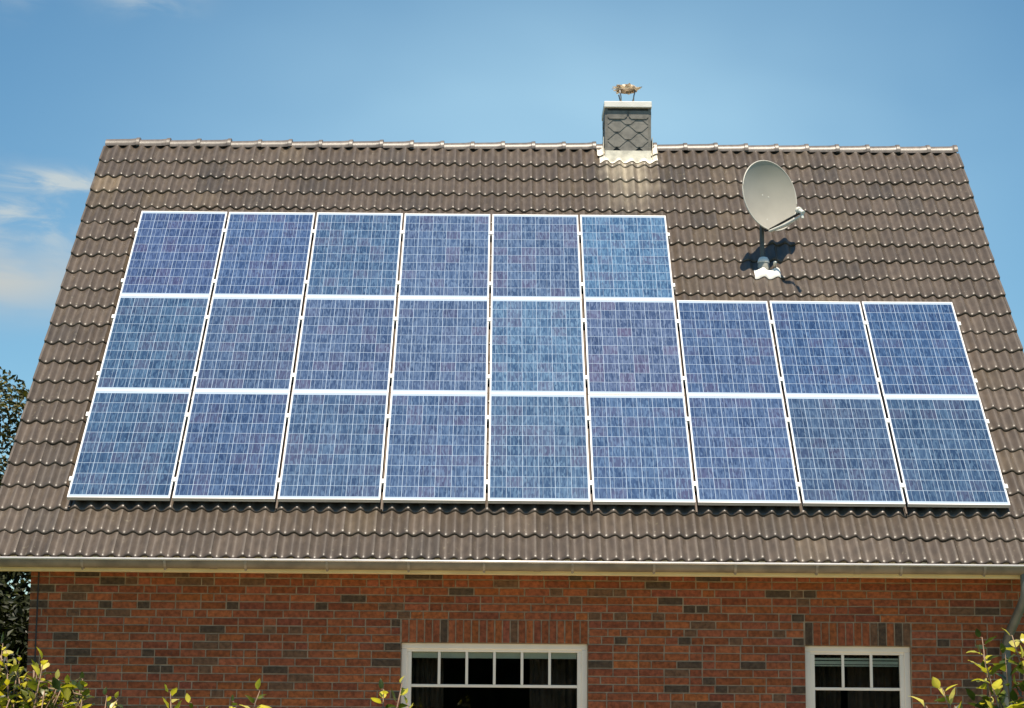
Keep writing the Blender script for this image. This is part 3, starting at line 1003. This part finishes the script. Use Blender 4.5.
# facing: to the right of the camera and slightly up
fa = R(33); fe = R(6)
nrm = Vector((math.sin(fa) * math.cos(fe), -math.cos(fa) * math.cos(fe), math.sin(fe)))
side = Vector((math.cos(fa), math.sin(fa), 0))
upv = nrm.cross(side) * -1
if upv.z < 0: upv = -upv
rl = R(-7)                                      # skew of the dish about its own axis
s2 = side * math.cos(rl) + upv * math.sin(rl); u2 = upv * math.cos(rl) - side * math.sin(rl)
side, upv = s2, u2
AW, AH, DEP = 0.392, 0.415, 0.085
b = MB()
nr_, na = 12, 56
vs = []; fs = []
def dp_pt(r_, a, off):
    return DC + side * (AW * r_ * math.cos(a)) + upv * (AH * r_ * math.sin(a)) + nrm * (DEP * (r_ * r_ - 1) + off)
for lay in (0.0, -0.006):
    vs.append(dp_pt(0, 0, lay))
    for i in range(1, nr_ + 1):
        for k in range(na):
            vs.append(dp_pt(i / nr_, 2 * PI * k / na, lay))
half = 1 + nr_ * na
for l_ in range(2):
    o = l_ * half
    for k in range(na):
        k2 = (k + 1) % na
        fs.append((o, o + 1 + k, o + 1 + k2) if not l_ else (o, o + 1 + k2, o + 1 + k))
        for i in range(nr_ - 1):
            q = (o + 1 + i * na + k, o + 1 + (i + 1) * na + k, o + 1 + (i + 1) * na + k2, o + 1 + i * na + k2)
            fs.append(q if not l_ else q[::-1])
for k in range(na):
    k2 = (k + 1) % na
    a = 1 + (nr_ - 1) * na
    fs.append((a + k, half + a + k, half + a + k2, a + k2))
b.add(vs, fs)
refl = db(b, 'reflector', MT['dish'], smooth=True, sharp=40)
b = MB()
b.tube([dp_pt(1.0, 2 * PI * k / na, -0.006) for k in range(na + 1)], 0.008, 8, None, False)
db(b, 'rim', MT['dish_rim'], refl, smooth=True)
for (sx_, sy_) in ((-0.045, 0.02), (0.045, 0.02), (0.0, -0.28)):
    p = DC + side * sx_ + upv * sy_ + nrm * (DEP * ((sx_ / AW) ** 2 + (sy_ / AH) ** 2 - 1))
    b = MB(); b.lathe([(0.0, 0.0025), (0.009, 0.002), (0.010, 0.0), (0.010, -0.004)], p, 10, None, nrm)
    db(b, 'bolt', MT['lnb'], refl)
# mast with its bracket
b = MB(); b.tube([(MX, MY, 6.40), (MX, MY, 7.24)], 0.026, 14)
db(b, 'mast', MT['mast'], smooth=True, sharp=50)
b = MB()
cback = DC - nrm * (DEP + 0.04)
b.tube([cback, (MX + 0.0, MY + 0.01, 7.20)], 0.02, 10)
b.box(MX - 0.04, MX + 0.04, MY - 0.03, MY + 0.045, 7.08, 7.19)
db(b, 'bracket', MT['mast'])
# feed arm and receiver head
FB = dp_pt(1.0, -PI / 2, -0.02) + upv * 0.01
LN = Vector((2.918, 2.325, 7.052))
b = MB(); b.tube([FB - nrm * 0.06, FB + nrm * 0.01 - upv * 0.01, LN - upv * 0.02], 0.013, 10)
db(b, 'feed_arm', MT['dark'], smooth=True, sharp=50)
b = MB(); b.tube([FB + nrm * 0.02 - upv * 0.03, (FB + LN) / 2 + Vector((0.02, -0.02, -0.055)), LN + Vector((0.01, -0.01, -0.055))], [0.016, 0.024, 0.014], 10)
db(b, 'cable_guard', MT['lnb'], smooth=True, sharp=50)
ld = (DC - LN).normalized()
b = MB()
b.lathe([(0.0, 0.055), (0.034, 0.053), (0.038, 0.042), (0.038, 0.012), (0.026, 0.005), (0.022, -0.06), (0.012, -0.066), (0.0, -0.066)], LN, 16, None, ld)
b.tube([LN - ld * 0.03, LN - ld * 0.045 + Vector((0, 0, -0.07))], 0.016, 10)
db(b, 'receiver_head', MT['lnb'], smooth=True, sharp=40)
# weather collar and its base plate dressed over the tiles
b = MB()
b.lathe([(0.070, -0.10), (0.068, -0.02), (0.060, 0.045), (0.046, 0.075), (0.030, 0.082), (0.027, 0.082)], (MX + 0.012, MY - 0.01, 6.565), 24)
col_ = db(b, 'mast_collar', MT['mast'], smooth=True, sharp=45)
col_.data.materials[0] = plain('grey_collar_plastic', (0.42, 0.40, 0.34), 0.5, 0, 0.1, 8)
b = MB()
b.lathe([(0.066, -0.006), (0.070, 0.0), (0.062, 0.03), (0.046, 0.058), (0.030, 0.064)], (MX + 0.012, MY - 0.01, 6.590), 24)
db(b, 'collar_hood', MT['cap'], col_, smooth=True)
fl = MB()
dressed(2.46, 2.75, 3.908, 4.06, 0.012, 40, 6, 0.0)
db(fl, 'base_plate', MT['cap'], smooth=True)
fl = MB()
b = MB(); pz = RP(2.70, 4.10, -0.09)
b.tube([pz, (pz[0] - 0.01, pz[1] - 0.05, pz[2] + 0.05), (pz[0] - 0.005, pz[1] - 0.12, pz[2] + 0.03)], 0.016, 10)
db(b, 'cable_gland', MT['lnb'], smooth=True)

# ------------------------------------------------------------------ trees beside the house
def leaf_cloud(name, clumps, n, size, cols, parent, seed, mat='tree_leaf'):
    r_ = random.Random(seed)
    b = MB()
    for i in range(n):
        c, rad = r_.choice(clumps)
        while True:
            d = Vector((r_.uniform(-1, 1), r_.uniform(-1, 1), r_.uniform(-1, 1)))
            if 0.02 < d.length < 1: break
        d = d.normalized() * (d.length ** 0.45)
        p = Vector(c) + Vector((d.x * rad[0], d.y * rad[1], d.z * rad[2]))
        nn = (d * 0.5 + Vector((r_.gauss(0, .6), r_.gauss(0, .6), r_.gauss(0.5, .5)))).normalized()
        t_ = nn.cross(Vector((r_.gauss(0, 1), r_.gauss(0, 1), r_.gauss(0, 1)))).normalized()
        bt = nn.cross(t_)
        s = size * r_.uniform(0.6, 1.35)
        k = r_.uniform(0.7, 1.3)
        cc = r_.choice(cols)
        cc = (cc[0] * k, cc[1] * k, cc[2] * k)
        b.add([p - t_ * s, p + bt * s * 0.45 + nn * s * 0.12, p + t_ * s, p - bt * s * 0.45 + nn * s * 0.12], [(0, 1, 2), (0, 2, 3)], cc)
    return b.build(name, MT[mat], parent, colattr=True)
def tree(name, loc, crown_c, crown_r, nclump, nleaf, size, cols, label, cat, seed, trunk_r=0.16):
    r_ = random.Random(seed)
    e = empty(name, loc); tag(e, label, cat)
    clumps = []
    base = Vector(crown_c)
    for i in range(nclump):
        while True:
            d = Vector((r_.uniform(-1, 1), r_.uniform(-1, 1), r_.uniform(-1, 1)))
            if 0.3 < d.length < 1: break
        q = r_.uniform(0.26, 0.42)
        clumps.append((base + Vector((d.x * crown_r[0], d.y * crown_r[1], d.z * crown_r[2])), (crown_r[0] * q, crown_r[1] * q, crown_r[2] * q)))
    leaf_cloud('crown', clumps, nleaf, size, cols, e, seed + 1)
    b = MB()
    top = Vector((0, 0, crown_c[2]))
    b.tube([(0, 0, 0), (0.03, 0.02, crown_c[2] * 0.4), (0.0, 0.05, crown_c[2] * 0.8), (base.x, base.y, crown_c[2] + crown_r[2] * 0.5)], [trunk_r * 1.3, trunk_r, trunk_r * 0.7, trunk_r * 0.25], 10)
    for c, rad in clumps[:18]:
        st = Vector((0, 0.03, crown_c[2] * r_.uniform(0.5, 0.9)))
        mid = st.lerp(c, 0.5) + Vector((r_.gauss(0, .1), r_.gauss(0, .1), 0.1))
        b.tube([st, mid, c], [trunk_r * 0.4, trunk_r * 0.25, 0.015], 7)
    b.build('trunk', MT['bark'], e, smooth=True)
    return e
dk = [(0.045, 0.052, 0.012), (0.075, 0.075, 0.016), (0.115, 0.10, 0.022), (0.032, 0.038, 0.011)]
tree('tree', (-7.9, 5.6, 0), (0, 0, 4.1), (2.1, 2.2, 1.60), 36, 52000, 0.043, dk, 'dark leafy tree rising behind the left edge of the tiled roof', 'tree', 11)
tree('shrub', (-7.2, 5.3, 0), (0, 0, 2.0), (1.9, 1.3, 1.75), 44, 42000, 0.06, [(0.016, 0.022, 0.007), (0.026, 0.032, 0.009)], 'very dark shrub in the shade beside the left corner of the brick wall', 'shrub', 23, 0.07)

tree('tree', (-12.2, 15.0, 0), (0, 0, 3.4), (4.0, 2.5, 2.3), 30, 16000, 0.11, dk, 'broad tree farther back, dimly seen low behind the dark corner shrub', 'tree', 29)
# unseen hedge added behind the viewer to darken the pane reflections
he = empty('added_hedge', (0, -30, 0)); tag(he, 'unseen green hedge added opposite the house to darken the window reflections', 'hedge')
leaf_cloud('added_hedge_foliage', [((x_, rnd.uniform(-.3, .3), z_), (1.5, 0.9, 1.2)) for x_ in range(-18, 19, 1) for z_ in (0.8, 2.2, 3.6 + rnd.uniform(-.4, .4))], 26000, 0.17, dk, he, 77)
b = MB(); b.box(-18.5, 18.5, -0.3, 0.3, 0, 3.9)
b.build('added_hedge_core', plain('dark_reflection_filler', (0.03, 0.035, 0.015), 0.95, 0, 0.4, 4), he)

# ------------------------------------------------------------------ foreground shrubs
def leaf(b, p, d, nn, ln, w, col, r_):
    # pointed oval leaf: folded along the midrib, curled at the tip
    d = d.normalized(); t_ = d.cross(nn)
    if t_.length < 1e-3: t_ = d.cross(Vector((1, 0, 0)))
    t_.normalize(); nn = t_.cross(d).normalized()
    st = [(0.0, 0.05), (0.15, 0.62), (0.38, 1.0), (0.62, 0.88), (0.84, 0.45), (1.0, 0.03)]
    curl = r_.uniform(-0.6, 0.25); fold = r_.uniform(0.1, 0.65); wav = r_.uniform(-0.1, 0.1)
    vs = []; fs = []
    for i, (s, ww) in enumerate(st):
        c = p + d * (ln * s) + nn * (ln * curl * s * s)
        e = t_ * (w * 0.5 * ww); u = nn * (w * 0.5 * ww * fold + w * wav * (i % 2))
        vs += [c - e + u, c, c + e + u]
    for i in range(len(st) - 1):
        a = 3 * i
        fs += [(a, a + 1, a + 4, a + 3), (a + 1, a + 2, a + 5, a + 4)]
    o = len(b.c)
    b.add(vs, fs, col)
    for i in range(len(vs)):
        k = r_.uniform(0.82, 1.18) * (1.12 if i % 3 == 1 else 0.96)
        b.c[o + i] = (col[0] * k, col[1] * k, col[2] * k)
LC = [(0.62, 0.52, 0.06), (0.44, 0.40, 0.04), (0.70, 0.60, 0.16), (0.045, 0.065, 0.012), (0.06, 0.085, 0.014), (0.15, 0.165, 0.022)]  # sunlit yellows and shaded dark greens, both painted as leaf colour
def shrub(name, loc, tips, label, seed, nfill, fill, lsize=0.062, leafrange=0.34, cat='shrub', spread=0.2):
    r_ = random.Random(seed)
    e = empty(name, loc); tag(e, label, cat)
    O = Vector(loc)
    st = MB(); lv = MB()
    for (tx, tz, ty) in tips:
        tip = Vector((tx, loc[1] + ty, tz))
        root = O + Vector((r_.uniform(-spread, spread), r_.uniform(-spread, spread), 0))
        mid = root.lerp(tip, 0.6) + Vector((r_.gauss(0, .05), r_.gauss(0, .05), 0.04))
        near = mid.lerp(tip, 0.65) + Vector((r_.gauss(0, .018), r_.gauss(0, .018), 0.02))
        pts = [root - O, root.lerp(mid, 0.5) - O, mid - O, near - O, tip - O]
        st.tube(pts, [0.010, 0.008, 0.006, 0.0042, 0.0022], 6)
        # leaves along the last stretch of the stem, alternate, and one at the tip
        k = 0
        s = 0.0
        chain = [tip - O, near - O, mid - O, root.lerp(mid, 0.5) - O]
        acc = 0
        for a, c in zip(chain[:-1], chain[1:]):
            seg = (c - a).length
            t_ = 0.0
            while t_ < seg and acc + t_ < leafrange:
                p = a.lerp(c, t_ / seg)
                axis = (a - c).normalized()
                ang = k * 2.4 + r_.uniform(-.5, .5)
                o1 = axis.cross(Vector((0.3, 1, 0.1))).normalized(); o2 = axis.cross(o1)
                out = o1 * math.cos(ang) + o2 * math.sin(ang)
                d = axis * (1.0 if k == 0 else r_.uniform(0.35, 0.8)) + out * (0.15 if k == 0 else r_.uniform(0.6, 1.0)) + Vector((0, 0, r_.uniform(-0.25, 0.2)))
                ln = lsize * r_.uniform(0.7, 1.25) * (0.75 if acc + t_ < 0.04 else 1.0)
                cc = r_.choice(LC); kk = r_.uniform(0.8, 1.15)
                pet = p + out * 0.012
                st.tube([p, pet], 0.0015, 5)
                leaf(lv, pet, d, axis * 0.6 + Vector((r_.gauss(0, .4), r_.gauss(0, .4), 0.8)), ln, ln * r_.uniform(0.5, 0.68), tuple(q * kk for q in cc), r_)
                t_ += r_.uniform(0.018, 0.036); k += 1
            acc += seg
    for i in range(nfill):
        (x0, x1, z0, z1) = fill
        p = Vector((r_.uniform(x0, x1), loc[1] + r_.uniform(-.22, .22), z0 + (z1 - z0) * r_.random())) - O
        d = Vector((r_.gauss(0, 1), r_.gauss(0, 1), r_.gauss(0, .6)))
        cc = r_.choice(LC[3:] + LC[1:2]); kk = r_.uniform(0.7, 1.1)  # filler leaves take mostly the painted shade tones
        ln = lsize * r_.uniform(0.7, 1.3)
        leaf(lv, p, d, Vector((r_.gauss(0, .5), r_.gauss(0, .5), 1)), ln, ln * 0.58, tuple(q * kk for q in cc), r_)
        if i % 4 == 0: st.tube([p, p - Vector((r_.gauss(0, .05), r_.gauss(0, .05), 0.15))], 0.003, 5)
    st.build('stems', MT['twig'], e, smooth=True)
    lv.build('leaves', MT['leaf'], e, smooth=True, colattr=True)
    return e
YF = -10.0
def fx(px): return -0.32 + (px - 512) / 209.0
def fz(py): return 1.905 - (py - 650) / 209.0 * 1.0
rt_ = random.Random(3)
tl_ = [(fx(x), fz(y), rt_.uniform(-.12, .12)) for x, y in ((2, 640), (10, 648), (16, 655), (27, 660), (24, 672), (50, 672), (57, 664), (45, 680), (70, 683), (80, 688), (86, 682), (92, 694), (62, 690), (35, 686), (12, 675), (-12, 650), (-25, 640), (112, 698), (126, 702), (40, 695), (75, 698), (5, 690))]
ls_ = shrub('leafy_shrub', (fx(10), YF, 0), tl_, 'leafy yellow green shrub at the lower left, in front of the left wall corner', 31, 520, (fx(-30), fx(90), 1.3, fz(684)))
shrub('leafy_shrub', (fx(215), YF, 0), [(fx(178), fz(694), 0), (fx(197), fz(704), .05), (fx(266), fz(692), 0), (fx(240), fz(703), .03), (fx(215), fz(716), 0)],
      'low yellow green shrub showing two leaf tips between left shrub and wide window', 37, 60, (fx(180), fx(260), 0.9, 1.45), leafrange=0.16)
shrub('leafy_shrub', (fx(400), YF, 0), [(fx(388), fz(690), 0), (fx(406), fz(684), .02), (fx(412), fz(704), .04), (fx(395), fz(716), 0)],
      'small yellow green sprig standing before the lower left corner of the wide window', 41, 40, (fx(380), fx(425), 0.9, 1.45), leafrange=0.12)
for (xa, ya, xb, yb, ra) in ((12, 688, 66, 685, 0.0065), (18, 690, -20, 694, 0.006), (52, 691, 96, 699, 0.005), (41, 674, 43, 690, 0.005), (66, 676, 63, 690, 0.0055), (5, 658, 18, 676, 0.004), (25, 676, 30, 690, 0.004)):
    b = MB()
    pa = Vector((fx(xa) - fx(10), 0.03, fz(ya))); pb = Vector((fx(xb) - fx(10), -0.02, fz(yb)))
    b.tube([pa, pa.lerp(pb, 0.5) + Vector((0, 0.01, 0.004)), pb], [ra, ra, ra * 0.9], 8)
    b.build('cane', MT['twig'], ls_, smooth=True)
tr_ = [(fx(x), fz(y), rt_.uniform(-.12, .12)) for x, y in ((984, 634), (1012, 632), (1020, 655), (976, 652), (990, 668), (1003, 650), (942, 684), (978, 696), (926, 702), (1000, 690), (1015, 680), (1030, 640), (1040, 660), (1018, 700), (955, 700), (985, 705))]
shrub('leafy_shrub', (fx(1060), YF, 0), tr_, 'taller yellow green shrub at the lower right, under the downpipe', 43, 200, (fx(985), fx(1050), 0.9, fz(700)), lsize=0.085, leafrange=0.2)
